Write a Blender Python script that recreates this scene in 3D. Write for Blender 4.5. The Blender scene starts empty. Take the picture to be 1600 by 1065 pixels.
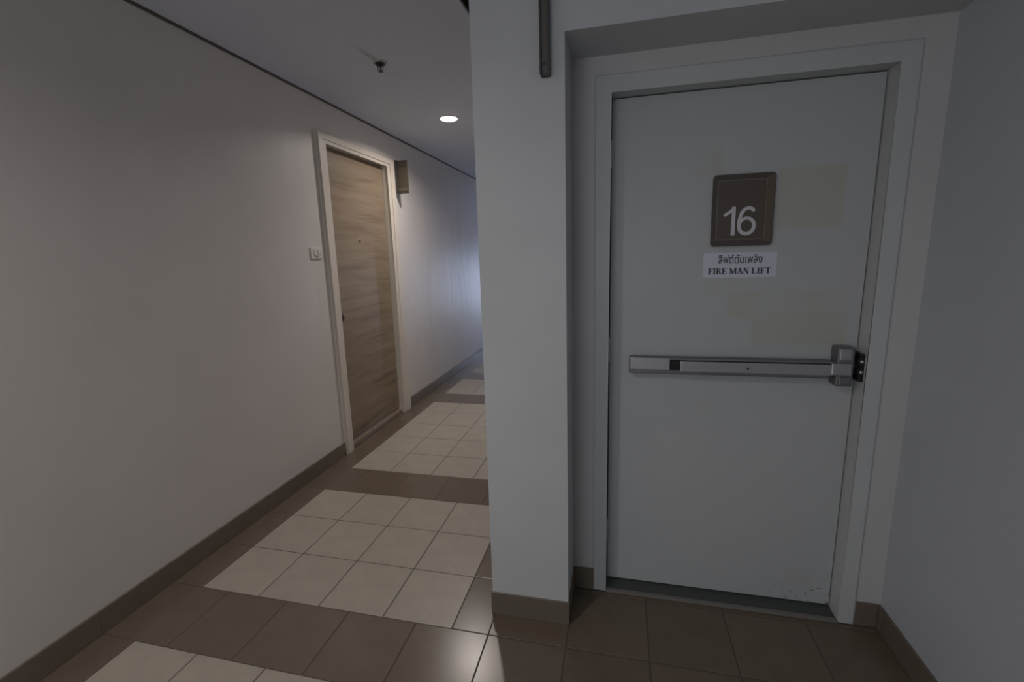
import bpy, bmesh, math, random
from mathutils import Matrix, Vector

random.seed(7)
SC = bpy.context.scene
C = SC.collection

# ---------------------------------------------------------------- camera
def camera_axes(a, b, c):
    ca, sa, cb, sb, cc, sc = math.cos(a), math.sin(a), math.cos(b), math.sin(b), math.cos(c), math.sin(c)
    Rz = Matrix(((ca, -sa, 0), (sa, ca, 0), (0, 0, 1)))
    B = Matrix(((1, 0, 0), (0, 0, -1), (0, 1, 0)))
    Rx = Matrix(((1, 0, 0), (0, cb, -sb), (0, sb, cb)))
    Ro = Matrix(((cc, -sc, 0), (sc, cc, 0), (0, 0, 1)))
    return Ro @ Rx @ B @ Rz
R = camera_axes(-0.23366309, 0.1831669, -0.02873205)
cam = bpy.data.objects.new('camera', bpy.data.cameras.new('camera'))
C.objects.link(cam)
r, d, f = R[0], R[1], R[2]
cam.matrix_world = Matrix(((r[0], -d[0], -f[0], 0.0), (r[1], -d[1], -f[1], 0.0),
                           (r[2], -d[2], -f[2], 1.4354), (0, 0, 0, 1)))
cam.data.sensor_width = 36.0
cam.data.sensor_fit = 'HORIZONTAL'
cam.data.lens = 714.172 / 1600 * 36.0
cam.data.clip_start = 0.02
SC.camera = cam

# ---------------------------------------------------------------- world, lamps, exposure
world = bpy.data.worlds.new('world')
SC.world = world
world.use_nodes = True
world.node_tree.nodes['Background'].inputs[0].default_value = (0.60, 0.66, 0.78, 1)
world.node_tree.nodes['Background'].inputs[1].default_value = 0.3

def area(name, loc, direction, sx, sy, power, col):
    l = bpy.data.lights.new(name, 'AREA')
    l.shape = 'RECTANGLE'; l.size = sx; l.size_y = sy; l.energy = power; l.color = col
    o = bpy.data.objects.new(name, l); C.objects.link(o)
    o.location = loc
    o.rotation_euler = Vector(direction).to_track_quat('-Z', 'Z').to_euler()
    return o
# daylight through the opening behind the camera and through the one down the corridor
area('rear_daylight', (-1.0, -2.66, 1.45), (0, 1, 0), 1.5, 1.5, 7.6, (0.92, 0.955, 1.0))
area('corridor_daylight', (-0.30, 10.9, 0.80), (-1, 0, 0), 3.0, 1.35, 105, (0.60, 0.72, 1.0))
DOWNLIGHT_COLOR = (1.0, 0.915, 0.845)
DOWNLIGHT_WATTS = 5.7

vs = SC.view_settings
vs.view_transform = 'Standard'; vs.look = 'None'; vs.exposure = 1.13; vs.gamma = 1.0
vs.use_curve_mapping = False
SC.render.film_transparent = False

# ---------------------------------------------------------------- materials
class M:
    def __init__(s, name, col=(.5, .5, .5), rough=.5, metal=0.0, spec=.5):
        s.m = bpy.data.materials.new(name); s.m.use_nodes = True
        s.nt = s.m.node_tree; s.b = s.nt.nodes['Principled BSDF']
        s.b.inputs['Base Color'].default_value = (*col, 1)
        s.b.inputs['Roughness'].default_value = rough
        s.b.inputs['Metallic'].default_value = metal
        s.b.inputs['Specular IOR Level'].default_value = spec
        s.tc = None
    def n(s, t, **kw):
        x = s.nt.nodes.new(t)
        for k, v in kw.items(): setattr(x, k, v)
        return x
    def l(s, a, b): s.nt.links.new(a, b)
    def co(s, scale=(1, 1, 1)):
        if s.tc is None: s.tc = s.n('ShaderNodeTexCoord')
        mp = s.n('ShaderNodeMapping'); mp.inputs['Scale'].default_value = scale
        s.l(s.tc.outputs['Object'], mp.inputs[0]); return mp.outputs[0]
    def noise(s, scale, detail=3, rough=.55, stretch=(1, 1, 1), dist=0):
        x = s.n('ShaderNodeTexNoise'); x.inputs['Scale'].default_value = scale
        x.inputs['Detail'].default_value = detail; x.inputs['Roughness'].default_value = rough
        x.inputs['Distortion'].default_value = dist
        s.l(s.co(stretch), x.inputs['Vector']); return x.outputs[0]
    def ramp(s, fac, stops):
        x = s.n('ShaderNodeValToRGB'); e = x.color_ramp.elements
        while len(e) < len(stops): e.new(.5)
        for i, (p, c) in enumerate(stops): e[i].position = p; e[i].color = (*c, 1)
        s.l(fac, x.inputs[0]); return x.outputs[0]
    def bump(s, h, strength, dist=.001):
        x = s.n('ShaderNodeBump'); x.inputs['Strength'].default_value = strength
        x.inputs['Distance'].default_value = dist
        s.l(h, x.inputs['Height'])
        prev = s.b.inputs['Normal']
        if prev.links: s.l(prev.links[0].from_socket, x.inputs['Normal'])
        s.l(x.outputs[0], s.b.inputs['Normal'])
    def base(s, col): s.l(col, s.b.inputs['Base Color'])
    def math(s, op, a, b=None):
        x = s.n('ShaderNodeMath', operation=op)
        for i, v in enumerate((a, b)):
            if v is None: continue
            if isinstance(v, (int, float)): x.inputs[i].default_value = v
            else: s.l(v, x.inputs[i])
        return x.outputs[0]
    def step(s, v, a, b):
        x = s.n('ShaderNodeMapRange', interpolation_type='SMOOTHSTEP')
        s.l(v, x.inputs[0])
        x.inputs[1].default_value = a; x.inputs[2].default_value = b
        return x.outputs[0]
    def mix(s, fac, a, b):
        x = s.n('ShaderNodeMix', data_type='RGBA')
        if isinstance(fac, float): x.inputs[0].default_value = fac
        else: s.l(fac, x.inputs[0])
        for i, v in ((6, a), (7, b)):
            if isinstance(v, tuple): x.inputs[i].default_value = (*v, 1)
            else: s.l(v, x.inputs[i])
        return x.outputs[2]
    def rect(s, x, z, x0, x1, z0, z1, e=.004):
        a = s.math('MULTIPLY', s.step(x, x0 - e, x0 + e), s.step(x, x1 + e, x1 - e))
        b = s.math('MULTIPLY', s.step(z, z0 - e, z0 + e), s.step(z, z1 + e, z1 - e))
        return s.math('MULTIPLY', a, b)
    def xyz(s):
        sp = s.n('ShaderNodeSeparateXYZ'); s.l(s.co(), sp.inputs[0]); return sp.outputs

def paint(name, c, rough=.45, var=.04, bump=.12, spec=.4):
    m = M(name, c, rough, spec=spec)
    lo = tuple(x * (1 - var) for x in c); hi = tuple(min(1, x * (1 + var)) for x in c)
    m.base(m.ramp(m.noise(2.3, 4), [(.3, lo), (.7, hi)]))
    m.bump(m.noise(260, 2), bump, .0006)
    return m

# left corridor wall: semi-gloss paint rolled on in vertical waves
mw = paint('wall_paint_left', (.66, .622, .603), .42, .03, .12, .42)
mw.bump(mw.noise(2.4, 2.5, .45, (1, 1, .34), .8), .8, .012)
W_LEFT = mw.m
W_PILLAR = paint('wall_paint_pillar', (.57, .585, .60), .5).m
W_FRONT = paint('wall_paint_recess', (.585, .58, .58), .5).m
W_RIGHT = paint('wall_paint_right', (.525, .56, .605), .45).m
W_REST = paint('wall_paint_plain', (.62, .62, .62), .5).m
FRAME_GREY = paint('painted_steel_frame', (.56, .58, .58), .38, .03, .1).m

mc = M('ceiling_paint', (.60, .585, .61), .7, spec=.2)
x, y, z = mc.xyz()
# old water run beside the sprinkler, from (-1.345, 2.30) to (-1.325, 2.53)
t = mc.math('DIVIDE', mc.math('SUBTRACT', y, 2.27), .27)
cx = mc.math('ADD', mc.math('MULTIPLY', t, .025), -1.352)
off = mc.math('ABSOLUTE', mc.math('SUBTRACT', x, cx))
wd = mc.math('ADD', mc.math('MULTIPLY', mc.noise(14, 3), .02), .012)
across = mc.step(mc.math('DIVIDE', off, wd), 1.3, .1)
along = mc.math('MULTIPLY', mc.step(t, 0.0, .75), mc.step(t, 1.06, .98))
mc.base(mc.mix(mc.math('MULTIPLY', mc.math('MULTIPLY', across, along), .42),
               mc.ramp(mc.noise(1.7, 3), [(.3, (.63, .665, .75)), (.7, (.665, .70, .79))]), (.2, .19, .19)))
CEIL = mc.m
SLAB = M('rough_concrete', (.10, .10, .095), .9).m

def tile_mat(name, c, rough, var, spec):
    m = M(name, c, rough, spec=spec)
    oi = m.n('ShaderNodeObjectInfo')
    k = m.math('ADD', m.math('MULTIPLY', oi.outputs['Random'], var), 1 - var / 2)
    nz = m.ramp(m.noise(9, 5, .6), [(.3, tuple(v * .92 for v in c)), (.7, tuple(v * 1.08 for v in c))])
    hs = m.n('ShaderNodeHueSaturation'); m.l(nz, hs.inputs['Color']); m.l(k, hs.inputs['Value'])
    m.base(hs.outputs[0])
    m.l(m.math('ADD', m.math('MULTIPLY', m.noise(5, 2), .03), rough - .015), m.b.inputs['Roughness'])
    return m.m
LIGHT_TILE = tile_mat('beige_glazed_tile', (.41, .365, .305), .36, .06, .4)
DARK_TILE = tile_mat('brown_glazed_tile', (.155, .119, .087), .25, .10, .5)
BASE_TILE = tile_mat('brown_base_tile', (.172, .142, .111), .36, .08, .4)
GROUT = M('dark_grout', (.10, .085, .07), .85).m
BASE_GROUT = M('pale_grout', (.24, .20, .17), .85).m

# fire door leaf: grey paint with yellowed touch-up patches
ml = M('fire_door_paint', (.5, .53, .54), .42, spec=.4)
x, y, z = ml.xyz()
basec = ml.ramp(ml.noise(1.6, 4), [(.3, (.49, .515, .525)), (.7, (.53, .545, .55))])
patch = None
for (x0, x1, z0, z1, k) in ((.541, .752, 1.502, 1.714, .9), (.245, .354, 1.698, 1.801, .65), (.398, .780, 1.180, 1.283, .75),
                            (.485, .800, 1.082, 1.222, .85), (.30, .37, .80, .86, .25), (.31, .48, 1.27, 1.34, .2)):
    p = ml.math('MULTIPLY', ml.rect(x, z, x0 - .4015, x1 - .4015, z0, z1, .009), k * .85)
    patch = p if patch is None else ml.math('MAXIMUM', patch, p)
patch = ml.math('MULTIPLY', patch, ml.step(ml.noise(5, 3), .22, .55))
col = ml.mix(patch, basec, (.475, .475, .40))
# scuffs and chipped paint near the foot of the lock stile
low = ml.math('MULTIPLY', ml.step(z, .20, .02), ml.step(x, .12, .40))
chips = ml.math('MULTIPLY', ml.step(ml.noise(38, 3, .6, (1, 1, 2)), .60, .66), low)
col = ml.mix(chips, col, (.16, .15, .13))
scuff = ml.math('MULTIPLY', ml.step(ml.noise(7, 5, .7), .55, .8), ml.step(z, .75, .05))
col = ml.mix(ml.math('MULTIPLY', scuff, .35), col, (.33, .32, .29))
ml.base(col)
ml.bump(ml.noise(150, 2), .1, .0006)
LEAF = ml.m

# wood laminate, grain across the door
mo = M('oak_laminate', (.3, .2, .13), .45, spec=.35)
g1 = mo.noise(1.9, 5, .6, (1, .55, 6.5), .6)
g2 = mo.noise(9, 4, .6, (1, .35, 9), .3)
gm = mo.math('ADD', mo.math('MULTIPLY', g1, .72), mo.math('MULTIPLY', g2, .28))
mo.base(mo.ramp(gm, [(.32, (.135, .096, .064)), (.44, (.235, .178, .125)), (.56, (.28, .217, .155)), (.72, (.345, .275, .20))]))
mo.bump(g2, .12, .0006)
OAK = mo.m
CREAM = paint('cream_frame_paint', (.66, .60, .53), .38, .03, .08).m
THRESH = M('brown_wood_threshold', (.27, .205, .15), .5).m
BLACKGAP = M('black_void', (.01, .01, .01), .9).m

def metal(name, c, rough, metal=1.0):
    m = M(name, c, rough, metal)
    m.l(m.math('ADD', m.math('MULTIPLY', m.noise(60, 3, .6, (.1, 1, 1)), .12), rough - .06), m.b.inputs['Roughness'])
    return m.m
ALU = metal('satin_aluminium', (.50, .50, .52), .42)
ALU_DARK = metal('dull_aluminium', (.27, .275, .285), .5)
CHROME = metal('chrome', (.75, .75, .76), .2)
GUNMETAL = M('dark_bracket_paint', (.085, .08, .08), .45).m
BLACK = M('black_plastic', (.012, .012, .013), .4).m
SILL = M('dark_rubber_sill', (.075, .082, .078), .55).m
SILL_EDGE = M('worn_sill_nosing', (.19, .18, .16), .5).m
SIGN_BROWN = M('brown_sign_face', (.105, .082, .066), .4).m
SIGN_DARK = M('dark_brown_sign_border', (.075, .062, .054), .4).m
SIGN_LINE = M('tan_sign_line', (.24, .19, .145), .45).m
SIGN_SIDE = M('bronze_sign_side', (.125, .098, .07), .4).m
SIGN_WHITE = M('silver_white_numeral', (.66, .65, .68), .4).m
PAPER = M('lilac_white_paper', (.66, .67, .78), .6).m
INK = M('black_ink', (.06, .075, .08), .6).m
PLASTIC = M('cream_plastic', (.68, .64, .60), .35).m
PLASTIC_SHADE = M('grey_plastic', (.30, .27, .25), .4).m
BLADE = M('brown_blade_sign', (.085, .068, .046), .5).m
BLADE_TOP = M('dark_blade_sign_band', (.058, .044, .037), .5).m
BLADE_LINE = M('khaki_blade_sign_stripe', (.13, .115, .082), .5).m
me = M('downlight_lens', (.9, .9, .9), .4)
me.b.inputs['Emission Color'].default_value = (*DOWNLIGHT_COLOR, 1)
me.b.inputs['Emission Strength'].default_value = 7.0
LENS = me.m
WHITE_TRIM = M('white_trim_ring', (.75, .75, .75), .4).m
GREY_FRAME = M('window_frame_paint', (.5, .5, .5), .5).m

# ---------------------------------------------------------------- mesh helpers
def put(name, bm, mat, parent=None, loc=None, smooth=False):
    """link a bmesh given in world coordinates as ONE object whose origin is loc (or its parent's)"""
    wl = Vector(loc) if loc is not None else (parent['_w'] if False else WORLD[parent.name] if parent else Vector((0, 0, 0)))
    me_ = bpy.data.meshes.new(name)
    bm.transform(Matrix.Translation(-wl))
    bmesh.ops.recalc_face_normals(bm, faces=bm.faces)
    bm.to_mesh(me_); bm.free()
    for mm in (mat if isinstance(mat, (list, tuple)) else [mat]): me_.materials.append(mm)
    if smooth:
        for p in me_.polygons: p.use_smooth = True
    o = bpy.data.objects.new(name, me_); C.objects.link(o)
    if parent is not None:
        o.parent = parent; o.location = wl - WORLD[parent.name]
    else:
        o.location = wl
    WORLD[o.name] = wl
    return o
WORLD = {}
def thing(name, loc, label=None, cat=None, kind=None, group=None):
    o = bpy.data.objects.new(name, None); C.objects.link(o); o.location = loc
    o.empty_display_size = .05
    WORLD[o.name] = Vector(loc); tag(o, label, cat, kind, group); return o
def tag(o, label=None, cat=None, kind=None, group=None):
    if label: o['label'] = label
    if cat: o['category'] = cat
    if kind: o['kind'] = kind
    if group: o['group'] = group
    return o
def struct(name, bm, mat, loc=(0, 0, 0), label=None):
    return tag(put(name, bm, mat, None, loc), label, None, 'structure')

def box(bm, x0, x1, y0, y1, z0, z1, bev=0, seg=2):
    r_ = bmesh.ops.create_cube(bm, size=1, matrix=Matrix.Translation(((x0 + x1) / 2, (y0 + y1) / 2, (z0 + z1) / 2)) @
                               Matrix.Diagonal((x1 - x0, y1 - y0, z1 - z0, 1)))
    if bev:
        es = list({e for v in r_['verts'] for e in v.link_edges})
        bmesh.ops.bevel(bm, geom=es, offset=bev, segments=seg, affect='EDGES', profile=.5)
    return bm
def bx(*a, **k): return box(bmesh.new(), *a, **k)
def lathe(bm, c, prof, axis='z', n=32):
    """revolve (radius, offset) pairs about an axis through c"""
    rings = []
    for (rad, h) in prof:
        ring = []
        for i in range(n):
            a = 2 * math.pi * i / n; u, v = rad * math.cos(a), rad * math.sin(a)
            p = {'z': (u, v, h), 'y': (u, h, v), 'x': (h, u, v)}[axis]
            ring.append(bm.verts.new((c[0] + p[0], c[1] + p[1], c[2] + p[2])))
        rings.append(ring)
    for a, b in zip(rings, rings[1:]):
        for i in range(n): bm.faces.new((a[i], a[(i + 1) % n], b[(i + 1) % n], b[i]))
    for rg in (rings[0], rings[-1]):
        try: bm.faces.new(rg)
        except ValueError: pass
    return bm
def prism(bm, pts, axis, a0, a1):
    """extrude a closed outline along an axis; pts are the two other coordinates in x,y,z order"""
    def P(p, a): return {'x': (a, p[0], p[1]), 'y': (p[0], a, p[1]), 'z': (p[0], p[1], a)}[axis]
    A = [bm.verts.new(P(p, a0)) for p in pts]; B = [bm.verts.new(P(p, a1)) for p in pts]
    bm.faces.new(A); bm.faces.new(list(reversed(B)))
    n = len(pts)
    for i in range(n): bm.faces.new((A[i], B[i], B[(i + 1) % n], A[(i + 1) % n]))
    return bm
def ribbon(bm, pts, w, y0, y1):
    """flat stroke of width w along pts (x, z), standing from y0 to y1"""
    L, Rr = [], []
    n = len(pts)
    for i in range(n):
        a = Vector(pts[max(i - 1, 0)]); b = Vector(pts[min(i + 1, n - 1)])
        t_ = (b - a).normalized(); nn = Vector((-t_[1], t_[0])); p = Vector(pts[i])
        L.append(p + nn * w / 2); Rr.append(p - nn * w / 2)
    va = [[bm.verts.new((q[0], yy, q[1])) for q in side] for side in (L, Rr) for yy in (y0, y1)]
    l0, l1, r0, r1 = va
    for i in range(n - 1):
        bm.faces.new((l0[i], l0[i + 1], r0[i + 1], r0[i])); bm.faces.new((l1[i], r1[i], r1[i + 1], l1[i + 1]))
        bm.faces.new((l0[i], l1[i], l1[i + 1], l0[i + 1])); bm.faces.new((r0[i], r0[i + 1], r1[i + 1], r1[i]))
    for i in (0, n - 1): bm.faces.new((l0[i], r0[i], r1[i], l1[i]))
    return bm
def rounded(x0, x1, z0, z1, rad, n=5):
    out = []
    for cx_, cz_, a0 in ((x1 - rad, z1 - rad, 0), (x0 + rad, z1 - rad, 90), (x0 + rad, z0 + rad, 180), (x1 - rad, z0 + rad, 270)):
        for i in range(n + 1):
            a = math.radians(a0 + 90 * i / n); out.append((cx_ + rad * math.cos(a), cz_ + rad * math.sin(a)))
    return out

# ---------------------------------------------------------------- measured planes (metres)
XL = -1.995           # left wall
XB = -1.985           # face of its base tiles
XP0, XP1 = -.485, -.178   # pillar
YP = 1.573            # pillar and header front
YW = 1.792            # wall around the fire door
YF = 1.785            # face of its frame
YD = 1.861            # fire door leaf
XR = .980             # right wall
ZC = 2.520            # ceiling
YBACK, YEND = -2.6, 14.0

# ---------------------------------------------------------------- room shell
def wall_with_holes(bm, axis, a0, a1, u0, u1, z0, z1, holes):
    """box wall between a0 and a1 along axis, spanning u0..u1, with rectangular holes (u0,u1,z0,z1)"""
    us = sorted({u0, u1} | {h[0] for h in holes} | {h[1] for h in holes})
    zs = sorted({z0, z1} | {h[2] for h in holes} | {h[3] for h in holes})
    for ua, ub in zip(us, us[1:]):
        for za, zb in zip(zs, zs[1:]):
            mu, mz = (ua + ub) / 2, (za + zb) / 2
            if any(h[0] < mu < h[1] and h[2] < mz < h[3] for h in holes): continue
            if axis == 'x': box(bm, a0, a1, ua, ub, za, zb)
            else: box(bm, ua, ub, a0, a1, za, zb)
    bmesh.ops.remove_doubles(bm, verts=bm.verts, dist=1e-5)
    # drop the faces shared by neighbouring blocks
    seen = {}
    for fc in bm.faces: seen.setdefault(tuple(round(c, 4) for c in fc.calc_center_median()), []).append(fc)
    bmesh.ops.delete(bm, geom=[fc for v in seen.values() if len(v) > 1 for fc in v], context='FACES')
    bmesh.ops.dissolve_limit(bm, angle_limit=.01, verts=bm.verts, edges=bm.edges)
    return bm

D2 = (2.858, 3.902)   # rough opening of the flat door in the left wall
struct('wall_left', wall_with_holes(bmesh.new(), 'x', XL - .2, XL, YBACK - .1, YEND + .1, 0, 2.85, [(D2[0] + .02, D2[1] - .02 + .03, 0, 2.28)]), W_LEFT,
       label='pale corridor wall on the left with the wooden door in it')
# pillar and the header over the door recess in one face
bm = bmesh.new()
prism(bm, [(XP0, 0), (XP1, 0), (XP1, 2.118), (XR, 2.118), (XR, 2.85), (XP0, 2.85)], 'y', YP, YW)
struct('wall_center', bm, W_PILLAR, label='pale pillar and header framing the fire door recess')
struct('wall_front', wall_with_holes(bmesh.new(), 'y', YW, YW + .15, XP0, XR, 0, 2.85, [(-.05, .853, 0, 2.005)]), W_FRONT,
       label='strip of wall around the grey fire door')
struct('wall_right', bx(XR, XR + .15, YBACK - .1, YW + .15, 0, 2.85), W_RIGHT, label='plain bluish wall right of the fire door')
WIN1 = (-1.75, -.25, .70, 2.20)
WIN2 = (9.4, 12.4, .12, 1.48)
struct('wall_corridor', wall_with_holes(bmesh.new(), 'x', XP0, XP0 + .15, YW + .15, YEND + .1, 0, 2.85, [WIN2]), W_REST)
struct('wall_end', bx(XL, XP0, YEND, YEND + .1, 0, 2.85), W_REST)
struct('wall_rear', wall_with_holes(bmesh.new(), 'y', YBACK - .1, YBACK, XL, XR, 0, 2.85, [WIN1]), W_REST)
# window frames of the two openings (both out of the picture)
def opening_frame(name, axis, a0, a1, u0, u1, z0, z1):
    bm = bmesh.new(); w = .05
    for (ua, ub, za, zb) in ((u0, u0 + w, z0, z1), (u1 - w, u1, z0, z1), (u0 + w, u1 - w, z0, z0 + w), (u0 + w, u1 - w, z1 - w, z1)):
        if axis == 'x': box(bm, a0, a1, ua, ub, za, zb)
        else: box(bm, ua, ub, a0, a1, za, zb)
    return struct(name, bm, GREY_FRAME)
opening_frame('window_1', 'y', YBACK - .08, YBACK - .02, *WIN1)
opening_frame('window_2', 'x', XP0 + .02, XP0 + .08, *WIN2)
# ceiling boards: the corridor board stops short of both walls, leaving dark shadow gaps
bm = bmesh.new()
box(bm, XL + .012, -.687, YBACK, YEND, ZC, ZC + .014)
box(bm, XP0 + .01, XR, YBACK, YP - .002, ZC, ZC + .014)
struct('ceiling', bm, CEIL, label='flat grey-white corridor ceiling')
struct('ceiling', bx(XL - .2, XR + .15, YBACK - .1, YEND + .1, 2.85, 2.95), SLAB)

# strip coloured dark to paint the gap's shade between left wall and ceiling board
struct('gap_shade_strip', bx(XL, XL + .009, YBACK, YEND, ZC - .010, ZC + .05), M('painted_gap_shade', (.11, .10, .09), .7).m, label='thin dark line of painted shade between the left wall and the ceiling')

# ---------------------------------------------------------------- floor and tiles
floor = struct('floor', bx(XL - .05, XR + .05, YBACK - .1, YEND + .1, -.12, -.0015), GROUT, label='tiled floor in beige panels and brown bands')
TILE = {}
J = .0022
def tile_mesh(sx, sy, mat):
    key = (round(sx, 3), round(sy, 3), mat.name)
    if key not in TILE:
        b = bmesh.new()
        vs_ = bmesh.ops.create_cube(b, size=1, matrix=Matrix.Translation((0, 0, -.004)) @ Matrix.Diagonal((sx - 2 * J, sy - 2 * J, .008, 1)))['verts']
        top = [e for e in b.edges if all(v.co.z > -.001 for v in e.verts)]
        bmesh.ops.bevel(b, geom=top, offset=.0011, segments=1, affect='EDGES')
        m_ = bpy.data.meshes.new('floor_tile'); b.to_mesh(m_); b.free(); m_.materials.append(mat)
        TILE[key] = m_
    return TILE[key]
far_bm = {LIGHT_TILE.name: bmesh.new(), DARK_TILE.name: bmesh.new()}
def lay(x0, x1, y0, y1, mat):
    if x1 - x0 < .01 or y1 - y0 < .01: return
    if .25 < y0 < 6.2 and y1 < 6.3 and (y0 < 5.0 or x0 > -1.99) and not (x0 > -.19 and y0 < .4):
        o = bpy.data.objects.new('tile', tile_mesh(x1 - x0, y1 - y0, mat)); C.objects.link(o)
        o.parent = floor
        o.location = ((x0 + x1) / 2, (y0 + y1) / 2, random.uniform(-.0003, .0003))
        o.rotation_euler = (random.gauss(0, .0009), random.gauss(0, .0009), 0)
    else:
        b = far_bm[mat.name]
        box(b, x0 + J, x1 - J, y0 + J, y1 - J, -.008, 0)
XF = [-1.826 + .3 * i for i in range(5)]           # beige field joints
XD = [-1.976 + .3 * i for i in range(6)]           # brown band joints, half a tile off
Y0 = 1.462
k0 = int(math.floor((YBACK - Y0) / .3))
k1 = int(math.ceil((YEND - Y0) / .3))
# rows counted from y = 1.462: brown bands on these rows
BANDS = {-1, 3, 9, 12, 16, 22, 25, 29, -5, -9, -15}
for k in range(k0, k1):
    ya = max(Y0 + .3 * k, YBACK); yb = min(Y0 + .3 * k + .3, YEND)
    if yb - ya < .02: continue
    if k in BANDS:
        xs = [XB - .004] + XD[1:]
        for a, b in zip(xs, xs[1:]): lay(a, b, ya, yb, DARK_TILE)
    else:
        lay(XB - .004, XF[0], ya, yb, DARK_TILE)
        for a, b in zip(XF, XF[1:]): lay(a, b, ya, yb, LIGHT_TILE)
        lay(XF[4], XD[5], ya, yb, DARK_TILE)
    if ya < YF - .01:
        xs = [XD[5] + .3 * i for i in range(5)] + [XR - .006]
        for a, b in zip(xs, xs[1:]): lay(a, b, ya, min(yb, YF), DARK_TILE)
for nm, mt in ((LIGHT_TILE.name, LIGHT_TILE), (DARK_TILE.name, DARK_TILE)):
    o = put('tile_field', far_bm[nm], mt, floor); o['kind'] = 'stuff'

# ---------------------------------------------------------------- tiled skirting
def base_tile(root, x0, x1, y0, y1, h=.10):
    put('base_tile', bx(x0, x1, y0, y1, .0003, h, bev=.0012, seg=1), BASE_TILE, root)
# left wall: two runs, either side of the door frame
root = struct('baseboard_left', box(bx(XL - .002, XB - .0015, YBACK, 2.850, 0, .0975), XL - .002, XB - .0015, 3.945, YEND, 0, .0975), BASE_GROUT,
              label='brown tiled skirting along the left wall')
def run(root, ys, x0, x1):
    for a, b in zip(ys, ys[1:]): base_tile(root, x0, x1, a + .0012, b - .0012)
ys = [YBACK] + [Y0 + .3 * k for k in range(k0 + 1, 5)] + [2.852]
run(root, ys, XL - .001, XB)
ys = [3.944] + [Y0 + .3 * k for k in range(9, 20)]
run(root, ys, XL - .001, XB)
o = put('base_run', bx(XL - .001, XB, Y0 + .3 * 19, YEND, .0003, .10), BASE_TILE, root)
# pillar foot
root = struct('baseboard_center', bx(XP0 - .002, XP1 + .002, YP - .003, YP + .002, 0, .097), BASE_GROUT, label='brown tiled skirting at the foot of the pillar')
base_tile(root, XP0 - .004, XP1 + .004, YP - .0055, YP + .001)
base_tile(root, XP1 - .001, XP1 + .0045, YP + .0015, YW - .008)
struct('baseboard_corridor', bx(XP0 - .008, XP0, YP + .003, YEND, 0, .10, bev=.0012, seg=1), BASE_TILE, label='brown skirting along the corridor side of the pillar wall')
# either side of the fire door
root = struct('baseboard_front', box(bx(XP1, -.094, YW - .005, YW + .001, 0, .097), .9, XR, YW - .005, YW + .001, 0, .097), BASE_GROUT,
              label='short brown skirting tiles either side of the fire door frame')
base_tile(root, XP1 + .005, -.0925, YW - .0075, YW)
base_tile(root, .899, XR - .009, YW - .0075, YW)
# right wall
root = struct('baseboard_right', bx(XR - .006, XR + .002, YBACK, YW, 0, .097), BASE_GROUT, label='brown tiled skirting along the right wall')
ys = [YBACK] + [Y0 + .3 * k for k in range(k0 + 1, 2)] + [YW - .001]
run(root, ys, XR - .0085, XR + .001)

# ---------------------------------------------------------------- door 1: the grey fire door
DX0, DX1, DZ1 = -.040, .843, 1.997
door = thing('door_1', (.4015, YF, 0), 'grey steel fire door numbered 16 with a push bar', None, 'structure')
def outline_frame(bm, xa, xb, zt, w, wt, y0, y1):
    """three-sided frame: outer width beyond the opening w at the sides, wt on top"""
    prism(bm, [(xa - w, 0), (xa, 0), (xa, zt), (xb, zt), (xb, 0), (xb + w, 0), (xb + w, zt + wt), (xa - w, zt + wt)], 'y', y0, y1)
fr = bmesh.new()
outline_frame(fr, DX0, DX1, DZ1, .052, .055, YF, YW + .03)
bmesh.ops.bevel(fr, geom=[e for e in fr.edges if all(abs(v.co.y - YF) < 1e-4 for v in e.verts)], offset=.003, segments=2, affect='EDGES')
outline_frame(fr, DX0, DX1, DZ1, .012, .012, YW + .03, YD + .06)
frame = put('frame', fr, FRAME_GREY, door)
# caulked joint between the frame and the wall
bd = bmesh.new(); outline_frame(bd, DX0 - .052, DX1 + .052, DZ1 + .055, .0035, .0035, YF + .004, YW + .001)
put('caulk_joint', bd, M('grey_caulk', (.42, .43, .44), .6).m, frame)
st = bmesh.new(); outline_frame(st, DX0 + .014, DX1 - .014, DZ1 - .014, .0139, .0139, YD + .046, YD + .06)
put('door_stop', st, FRAME_GREY, frame)
leaf = put('leaf', bx(DX0 + .0035, DX1 - .0035, YD, YD + .045, .016, DZ1 - .004, bev=.0015), LEAF, door)
put('threshold', box(bx(DX0, DX1, YF + .012, YD + .06, -.001, .006), DX0 + .001, DX1 - .001, YD - .012, YD + .055, .006, .009), SILL, door)
put('threshold_nosing', bx(DX0, DX1, YF - .006, YF + .014, -.001, .011, bev=.003), SILL_EDGE, door)
for hz in (.25, 1.05, 1.8):
    hb = bmesh.new(); lathe(hb, (DX0 + .001, YD - .004, hz), [(.0045, -.05), (.0055, -.048), (.0055, .048), (.0045, .05)], 'z', 14)
    put('hinge', hb, FRAME_GREY, door, smooth=True)
# push bar
yb0, yb1 = YD, 1.800
bar = put('push_bar', bx(.041, .745, yb0 - .038, yb0, .966, 1.030, bev=.003), ALU_DARK, door)
put('end_cover', bx(.043, .194, 1.8045, yb0 - .03, .983, 1.033, bev=.004), ALU, bar)
put('push_pad', bx(.229, .742, 1.796, yb0 - .03, .981, 1.024, bev=.004), ALU, bar)
put('pad_rail', bx(.060, .745, 1.806, 1.836, 1.0255, 1.0345, bev=.002), ALU_DARK, bar)
put('slide_gap', bx(.196, .2275, 1.8035, yb0 - .03, .986, 1.024), BLACK, bar)
sc_ = bmesh.new(); lathe(sc_, (.466, 1.7945, 1.003), [(.0038, 0), (.0038, .004)], 'y', 12)
put('screw', sc_, BLACK, bar)
hs = bmesh.new()
box(hs, .757, .812, 1.803, yb0, .943, 1.086, bev=.006, seg=3)
house = put('latch_housing', hs, ALU_DARK, bar)
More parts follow.
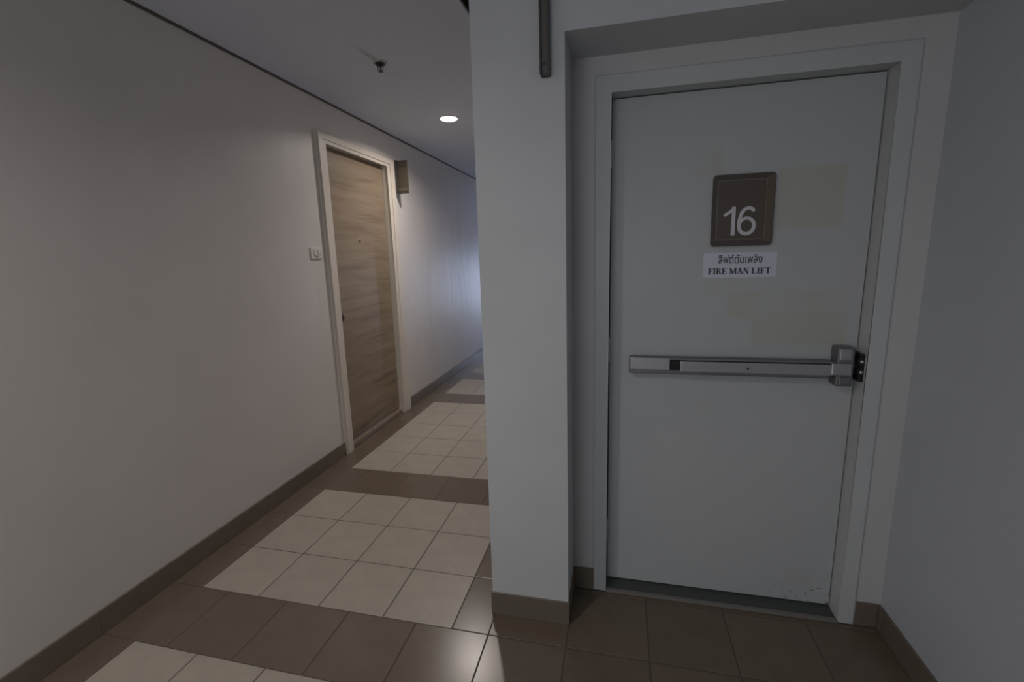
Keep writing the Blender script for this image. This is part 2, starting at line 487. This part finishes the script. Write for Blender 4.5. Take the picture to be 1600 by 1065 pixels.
put('housing_plate', bx(.764, .800, 1.8005, 1.812, 1.040, 1.079, bev=.002), ALU, bar)
put('housing_cover', bx(.738, .803, 1.794, 1.85, .984, 1.030, bev=.005), ALU, bar)
put('housing_foot', bx(.767, .803, 1.799, 1.812, .949, .979, bev=.003), ALU_DARK, bar)
# keeper with two rollers on the jamb
kp = bmesh.new()
box(kp, .815, .842, 1.822, 1.862, .985, 1.045, bev=.003)
prism(kp, [(.8425, .962), (.8425, 1.062), (.830, 1.062), (.826, 1.056), (.826, 1.044), (.8215, 1.040), (.8215, 1.030), (.826, 1.024),
           (.829, 1.016), (.826, 1.008), (.8215, 1.003), (.8215, .992), (.826, .988), (.826, .968), (.830, .962)], 'y', 1.803, 1.862)
keeper = put('strike_keeper', kp, BLACK, door)
for kz in (.9975, 1.036):
    kb = bmesh.new(); lathe(kb, (.8335, 1.803, kz), [(.0025, -.0045), (.0058, -.0035), (.0062, .001)], 'y', 16)
    put('keeper_screw', kb, CHROME, keeper, smooth=True)

# ---------------------------------------------------------------- number sign on the fire door
sgn = thing('number_sign', (.4275, YD, 1.449), 'brown plaque with a large pale 16 on the grey fire door', 'sign')
pl = bmesh.new(); prism(pl, rounded(.325, .530, 1.4495, 1.7005, .012), 'y', YD - .013, YD - .0004)
bmesh.ops.bevel(pl, geom=[e for e in pl.edges if all(abs(v.co.y - (YD - .013)) < 1e-4 for v in e.verts)], offset=.002, segments=2, affect='EDGES')
plate = put('plaque', pl, SIGN_DARK, sgn)
put('face_panel', bx(.3425, .5005, YD - .0141, YD - .012, 1.4735, 1.6785), SIGN_BROWN, sgn)
put('side_band', bx(.5045, .5275, YD - .0139, YD - .012, 1.462, 1.69), SIGN_SIDE, sgn)
ln = bmesh.new()
for a in ((.3395, .3420, 1.471, 1.681), (.5010, .5035, 1.471, 1.681), (.3420, .5010, 1.471, 1.4732), (.3420, .5010, 1.6788, 1.681)):
    box(ln, a[0], a[1], YD - .0148, YD - .012, a[2], a[3])
put('border_line', ln, SIGN_LINE, sgn)
def N(u, v): return (.362 + u * .111, 1.487 + v * .102)     # numeral box
d1 = bmesh.new()
ribbon(d1, [N(.03, .70), N(.17, .79), N(.30, .905)], .0105, YD - .0185, YD - .0135)
ribbon(d1, [N(.315, .0), N(.315, .985)], .0125, YD - .0186, YD - .0135)
put('numeral_one', d1, SIGN_WHITE, sgn)
d6 = bmesh.new()
pts = []
for i in range(33):
    a = math.radians(90 + 360 * i / 32); pts.append(N(.715 + .225 * math.cos(a), .315 + .265 * math.sin(a)))
ribbon(d6, pts, .0120, YD - .0185, YD - .0135)
arc = [N(.915, .80), N(.87, .885), N(.79, .925), N(.70, .915), N(.62, .86), N(.555, .76), N(.515, .63), N(.495, .48), N(.495, .34), N(.51, .24)]
ribbon(d6, arc, .0118, YD - .0187, YD - .0135)
put('numeral_six', d6, SIGN_WHITE, sgn)

# ---------------------------------------------------------------- paper notice
nt = thing('paper_notice', (.429, YD, 1.334), 'white paper strip reading FIRE MAN LIFT in Thai and English', 'notice')
put('paper_sheet', bx(.3045, .5550, YD - .0011, YD - .0004, 1.3345, 1.4260), PAPER, nt)
def text_bm(s, h, width, x0, zbase, y):
    cu = bpy.data.curves.new('txt', 'FONT'); cu.body = s; cu.size = 1.0; cu.offset = .014; cu.extrude = 0
    to = bpy.data.objects.new('txt', cu); C.objects.link(to)
    dg = bpy.context.evaluated_depsgraph_get(); dg.update()
    mm = bpy.data.meshes.new_from_object(to.evaluated_get(dg))
    b = bmesh.new(); b.from_mesh(mm)
    bpy.data.objects.remove(to); bpy.data.meshes.remove(mm); bpy.data.curves.remove(cu)
    if not b.verts: return b
    xs = [v.co.x for v in b.verts]; zs = [v.co.y for v in b.verts]
    sx = width / max(max(xs) - min(xs), 1e-6); sz = h / max(max(zs) - min(zs), 1e-6)
    mx, mz = min(xs), min(zs)
    for v in b.verts: v.co = Vector((x0 + (v.co.x - mx) * sx, y, zbase + (v.co.y - mz) * sz))
    return b
put('thai_lettering', text_bm('\u0e25\u0e34\u0e1f\u0e15\u0e4c\u0e14\u0e31\u0e1a\u0e40\u0e1e\u0e25\u0e34\u0e07', .034, .150, .357, 1.3855, YD - .00135), INK, nt)
# bold serif capitals: each letter is strokes (x0,z0,x1,z1,width) in a unit box of its own width
TH, TN = .24, .085
SER = [('F', .72, [(.2, 0, .2, 1, TH), (.05, .96, .70, .96, TN), (.2, .5, .52, .5, TN), (.52, .38, .52, .62, .06), (.68, .78, .68, .98, .07), (.04, .035, .40, .035, TN)]),
       ('I', .46, [(.22, 0, .22, 1, TH), (.03, .96, .42, .96, TN), (.03, .035, .42, .035, TN)]),
       ('R', .82, [(.2, 0, .2, 1, TH), (.05, .96, .50, .96, TN), (.55, .60, .55, .90, .2), (.2, .51, .50, .51, TN), (.40, .50, .68, .02, .2), (.04, .035, .38, .035, TN), (.60, .035, .80, .035, TN)]),
       ('E', .76, [(.2, 0, .2, 1, TH), (.05, .96, .68, .96, TN), (.2, .5, .5, .5, TN), (.5, .38, .5, .62, .06), (.04, .035, .70, .035, TN), (.66, .78, .66, .98, .07), (.69, .03, .69, .26, .07)]),
       (' ', .34, []),
       ('M', 1.10, [(.16, 0, .16, 1, .09), (.16, 1, .52, .08, .22), (.52, .04, .84, 1, .1), (.90, 0, .90, 1, TH), (.03, .035, .30, .035, TN), (.74, .035, 1.06, .035, TN), (.74, .96, 1.06, .96, TN), (.03, .96, .24, .96, TN)]),
       ('A', .86, [(.12, 0, .42, 1, .1), (.42, 1, .68, 0, TH), (.22, .33, .58, .33, TN), (.0, .035, .26, .035, TN), (.50, .035, .86, .035, TN)]),
       ('N', .88, [(.17, 0, .17, 1, .09), (.17, 1, .72, .02, .22), (.72, 0, .72, 1, .09), (.03, .035, .30, .035, TN), (.58, .96, .86, .96, TN), (.03, .96, .24, .96, TN)]),
       (' ', .34, []),
       ('L', .76, [(.2, 0, .2, 1, TH), (.04, .96, .40, .96, TN), (.04, .035, .70, .035, TN), (.69, .03, .69, .30, .07)]),
       ('I', .46, [(.22, 0, .22, 1, TH), (.03, .96, .42, .96, TN), (.03, .035, .42, .035, TN)]),
       ('F', .72, [(.2, 0, .2, 1, TH), (.05, .96, .70, .96, TN), (.2, .5, .52, .5, TN), (.52, .38, .52, .62, .06), (.68, .78, .68, .98, .07), (.04, .035, .40, .035, TN)]),
       ('T', .76, [(.37, 0, .37, 1, TH), (.03, .96, .72, .96, TN), (.05, .76, .05, .98, .07), (.70, .76, .70, .98, .07), (.19, .035, .56, .035, TN)])]
tot = sum(w_ for _, w_, _ in SER)
fl = bmesh.new(); px_ = .3225; kx = .214 / tot; kz = .0215
for ch, w_, strokes in SER:
    for (xa, za, xb_, zb_, ww) in strokes:
        ribbon(fl, [(px_ + xa * kx, 1.3475 + za * kz), (px_ + xb_ * kx, 1.3475 + zb_ * kz)], ww * kx * 1.05, YD - .0014, YD - .0011)
    px_ += w_ * kx
put('english_lettering', fl, INK, nt)

# ---------------------------------------------------------------- door 2: the wooden flat door in the left wall
FX = -1.972                     # face of its frame
d2 = thing('door_2', (XL, 3.38, 0), 'wood-grained flat door in the left corridor wall', None, 'structure')
YN0, YN1, YS0, YS1, ZI, ZO = 2.858, 2.945, 3.815, 3.940, 2.235, 2.300
def jamb(y0, y1, z0, z1): return bx(XL - .075, FX, y0, y1, z0, z1, bev=.004)
f2 = bmesh.new()
prism(f2, [(YN0, 0), (YN1, 0), (YN1, ZI), (YS0, ZI), (YS0, 0), (YS1, 0), (YS1, ZO), (YN0, ZO)], 'x', XL - .004, FX)
bmesh.ops.bevel(f2, geom=[e for e in f2.edges if all(abs(v.co.x - FX) < 1e-4 for v in e.verts)], offset=.006, segments=3, affect='EDGES')
prism(f2, [(YN0 + .03, 0), (YN1, 0), (YN1, ZI), (YS0, ZI), (YS0, 0), (YS1 - .02, 0), (YS1 - .02, ZO - .02), (YN0 + .03, ZO - .02)], 'x', XL - .15, XL - .004)
fr2 = put('frame', f2, CREAM, d2)
# raised outer moulding of the frame
m2 = bmesh.new()
prism(m2, [(YN0 + .004, 0), (YN0 + .054, 0), (YN0 + .054, ZO - .042), (YS1 - .078, ZO - .042), (YS1 - .078, 0), (YS1 - .004, 0), (YS1 - .004, ZO - .004), (YN0 + .004, ZO - .004)], 'x', FX - .002, FX + .006)
bmesh.ops.bevel(m2, geom=[e for e in m2.edges if all(abs(v.co.x - (FX + .006)) < 1e-4 for v in e.verts)], offset=.004, segments=2, affect='EDGES')
put('moulding', m2, CREAM, fr2)
leaf2 = put('leaf', bx(-2.070, -2.028, YN1 + .004, YS0 - .005, .056, ZI - .006, bev=.0015), OAK, d2)
put('threshold', box(bx(XL - .07, -2.0015, YN1, YS0, .0, .036, bev=.003), XL - .07, -2.018, YN1, YS0, .034, .041), THRESH, d2)
ph = bmesh.new(); lathe(ph, (-2.028, 3.364, 1.592), [(.0135, -.002), (.0135, .0025), (.0105, .0045), (.0065, .0045)], 'x', 20)
peep = put('peephole', ph, ALU_DARK, leaf2, smooth=False)
pl_ = bmesh.new(); lathe(pl_, (-2.028, 3.364, 1.592), [(.0062, .0030), (.0062, .0048)], 'x', 16); put('peephole_lens', pl_, BLACK, peep)
lp = put('lock_plate', bx(-2.029, -2.0245, 3.030, 3.050, .993, 1.045, bev=.002), GUNMETAL, leaf2)
kn = bmesh.new(); lathe(kn, (-2.0245, 3.040, 1.018), [(.010, 0), (.010, .006), (.007, .012)], 'x', 16); put('thumb_turn', kn, GUNMETAL, leaf2)

# ---------------------------------------------------------------- things on the walls and ceiling
# bell switch
sw = thing('bell_switch', (XL, 2.753, 1.455), 'small cream switch plate with a bell push left of the wooden door', 'switch')
put('back_plate', bx(XL, XL + .009, 2.694, 2.814, 1.4560, 1.5300, bev=.003), PLASTIC, sw)
put('rocker', bx(XL + .008, XL + .0125, 2.722, 2.754, 1.476, 1.518, bev=.002), PLASTIC, sw)
put('rocker', bx(XL + .008, XL + .0125, 2.762, 2.796, 1.484, 1.520, bev=.002), PLASTIC, sw)
put('name_slot', bx(XL + .0085, XL + .0105, 2.722, 2.770, 1.470, 1.4745), PLASTIC_SHADE, sw)
bb_ = bmesh.new(); lathe(bb_, (XL + .009, 2.748, 1.4635), [(.0048, 0), (.0048, .003)], 'x', 14); put('bell_push', bb_, PLASTIC_SHADE, sw)

# blade sign beyond the wooden door
bs = thing('blade_sign', (XL, 3.99, 2.02), 'brown sign jutting from the wall past the wooden door', 'sign')
put('wall_bracket', bx(XL, -1.966, 3.984, 4.006, 2.030, 2.312, bev=.002), GUNMETAL, bs)
put('sign_plate', bx(-1.966, -1.868, 3.982, 4.002, 2.020, 2.306, bev=.002), BLADE, bs)
put('top_band', bx(-1.9655, -1.8685, 3.9805, 3.9825, 2.246, 2.304), BLADE_TOP, bs)
put('stripe', bx(-1.9655, -1.8685, 3.9803, 3.9825, 2.046, 2.068), BLADE_LINE, bs)
put('bottom_edge', bx(-1.9655, -1.8685, 3.9800, 3.9825, 2.021, 2.040), BLADE_TOP, bs)

# dark channel on the pillar front
bk = thing('sign_bracket', (-.240, YP, 2.0), 'dark metal channel bracket on the pillar, top edge of the photo', 'bracket')
put('back_strip', bx(-.2525, -.2240, YP - .008, YP, 1.991, 2.42, bev=.001), GUNMETAL, bk)
put('flange', bx(-.2525, -.2455, YP - .038, YP - .007, 1.991, 2.42, bev=.001), M('bracket_flange_dark', (.05, .05, .052), .5).m, bk)
put('flange', bx(-.2290, -.2240, YP - .038, YP - .007, 1.991, 2.42, bev=.001), GUNMETAL, bk)
put('web', bx(-.2454, -.2291, YP - .034, YP - .0075, 1.993, 2.42), M('bracket_web_brown', (.12, .105, .10), .45).m, bk)
s_ = bmesh.new(); lathe(s_, (-.2385, YP - .034, 2.020), [(.0042, -.0012), (.0042, .002)], 'y', 12); put('screw', s_, BLACK, bk)

# downlights: the lit one in view and its twin one bay nearer, behind the camera
for dy, lab in ((3.662, 'round lit downlight in the corridor ceiling'), (-.20, 'round lit downlight one bay nearer, behind the camera')):
    dl = thing('downlight', (-1.333, dy, ZC), lab, 'light', None, 'corridor downlights')
    tr = bmesh.new(); lathe(tr, (-1.333, dy, ZC), [(.066, .0), (.080, .0), (.080, -.003), (.075, -.006), (.067, -.006), (.066, -.002)], 'z', 40)
    put('trim_ring', tr, WHITE_TRIM, dl, smooth=False)
    le = bmesh.new(); lathe(le, (-1.333, dy, ZC), [(.0655, -.001), (.0655, -.006), (.055, -.011), (.035, -.015), (.012, -.0165)], 'z', 40)
    put('lens', le, LENS, dl, smooth=True)
    lamp = bpy.data.lights.new('lamp', 'AREA'); lamp.shape = 'DISK'; lamp.size = .12
    lamp.energy = DOWNLIGHT_WATTS; lamp.color = DOWNLIGHT_COLOR; lamp.spread = math.radians(156)
    lo = bpy.data.objects.new('lamp', lamp); C.objects.link(lo); lo.parent = dl; lo.location = (0, 0, -.018)

# sprinkler
sp = thing('sprinkler_head', (-1.323, 2.565, ZC), 'small dark sprinkler head on the corridor ceiling', 'sprinkler')
es = bmesh.new(); lathe(es, (-1.323, 2.565, ZC), [(.030, 0), (.040, 0), (.0395, -.003), (.030, -.0065), (.029, -.003)], 'z', 32); put('escutcheon', es, ALU, sp, smooth=False)
cu_ = bmesh.new(); lathe(cu_, (-1.323, 2.565, ZC), [(.0295, -.001), (.0295, -.0075), (.021, -.016), (.012, -.021)], 'z', 28); put('body', cu_, BLACK, sp, smooth=False)
for sgn_ in (-1, 1):
    ar = bmesh.new()
    prism(ar, [(-1.323 + sgn_ * .014, ZC - .018), (-1.323 + sgn_ * .019, ZC - .018), (-1.323 + sgn_ * .017, ZC - .034), (-1.323 + sgn_ * .004, ZC - .044), (-1.323 + sgn_ * .002, ZC - .040), (-1.323 + sgn_ * .013, ZC - .032)], 'y', 2.563, 2.567)
    put('arm', ar, ALU_DARK, sp)
bl = bmesh.new(); lathe(bl, (-1.323, 2.565, ZC), [(.002, -.020), (.0032, -.024), (.0032, -.036), (.002, -.041)], 'z', 12); put('bulb', bl, BLACK, sp)
de = bmesh.new(); lathe(de, (-1.323, 2.565, ZC), [(.004, -.040), (.006, -.043), (.0145, -.0445), (.0145, -.0465), (.003, -.0475)], 'z', 20); put('deflector', de, BLACK, sp)
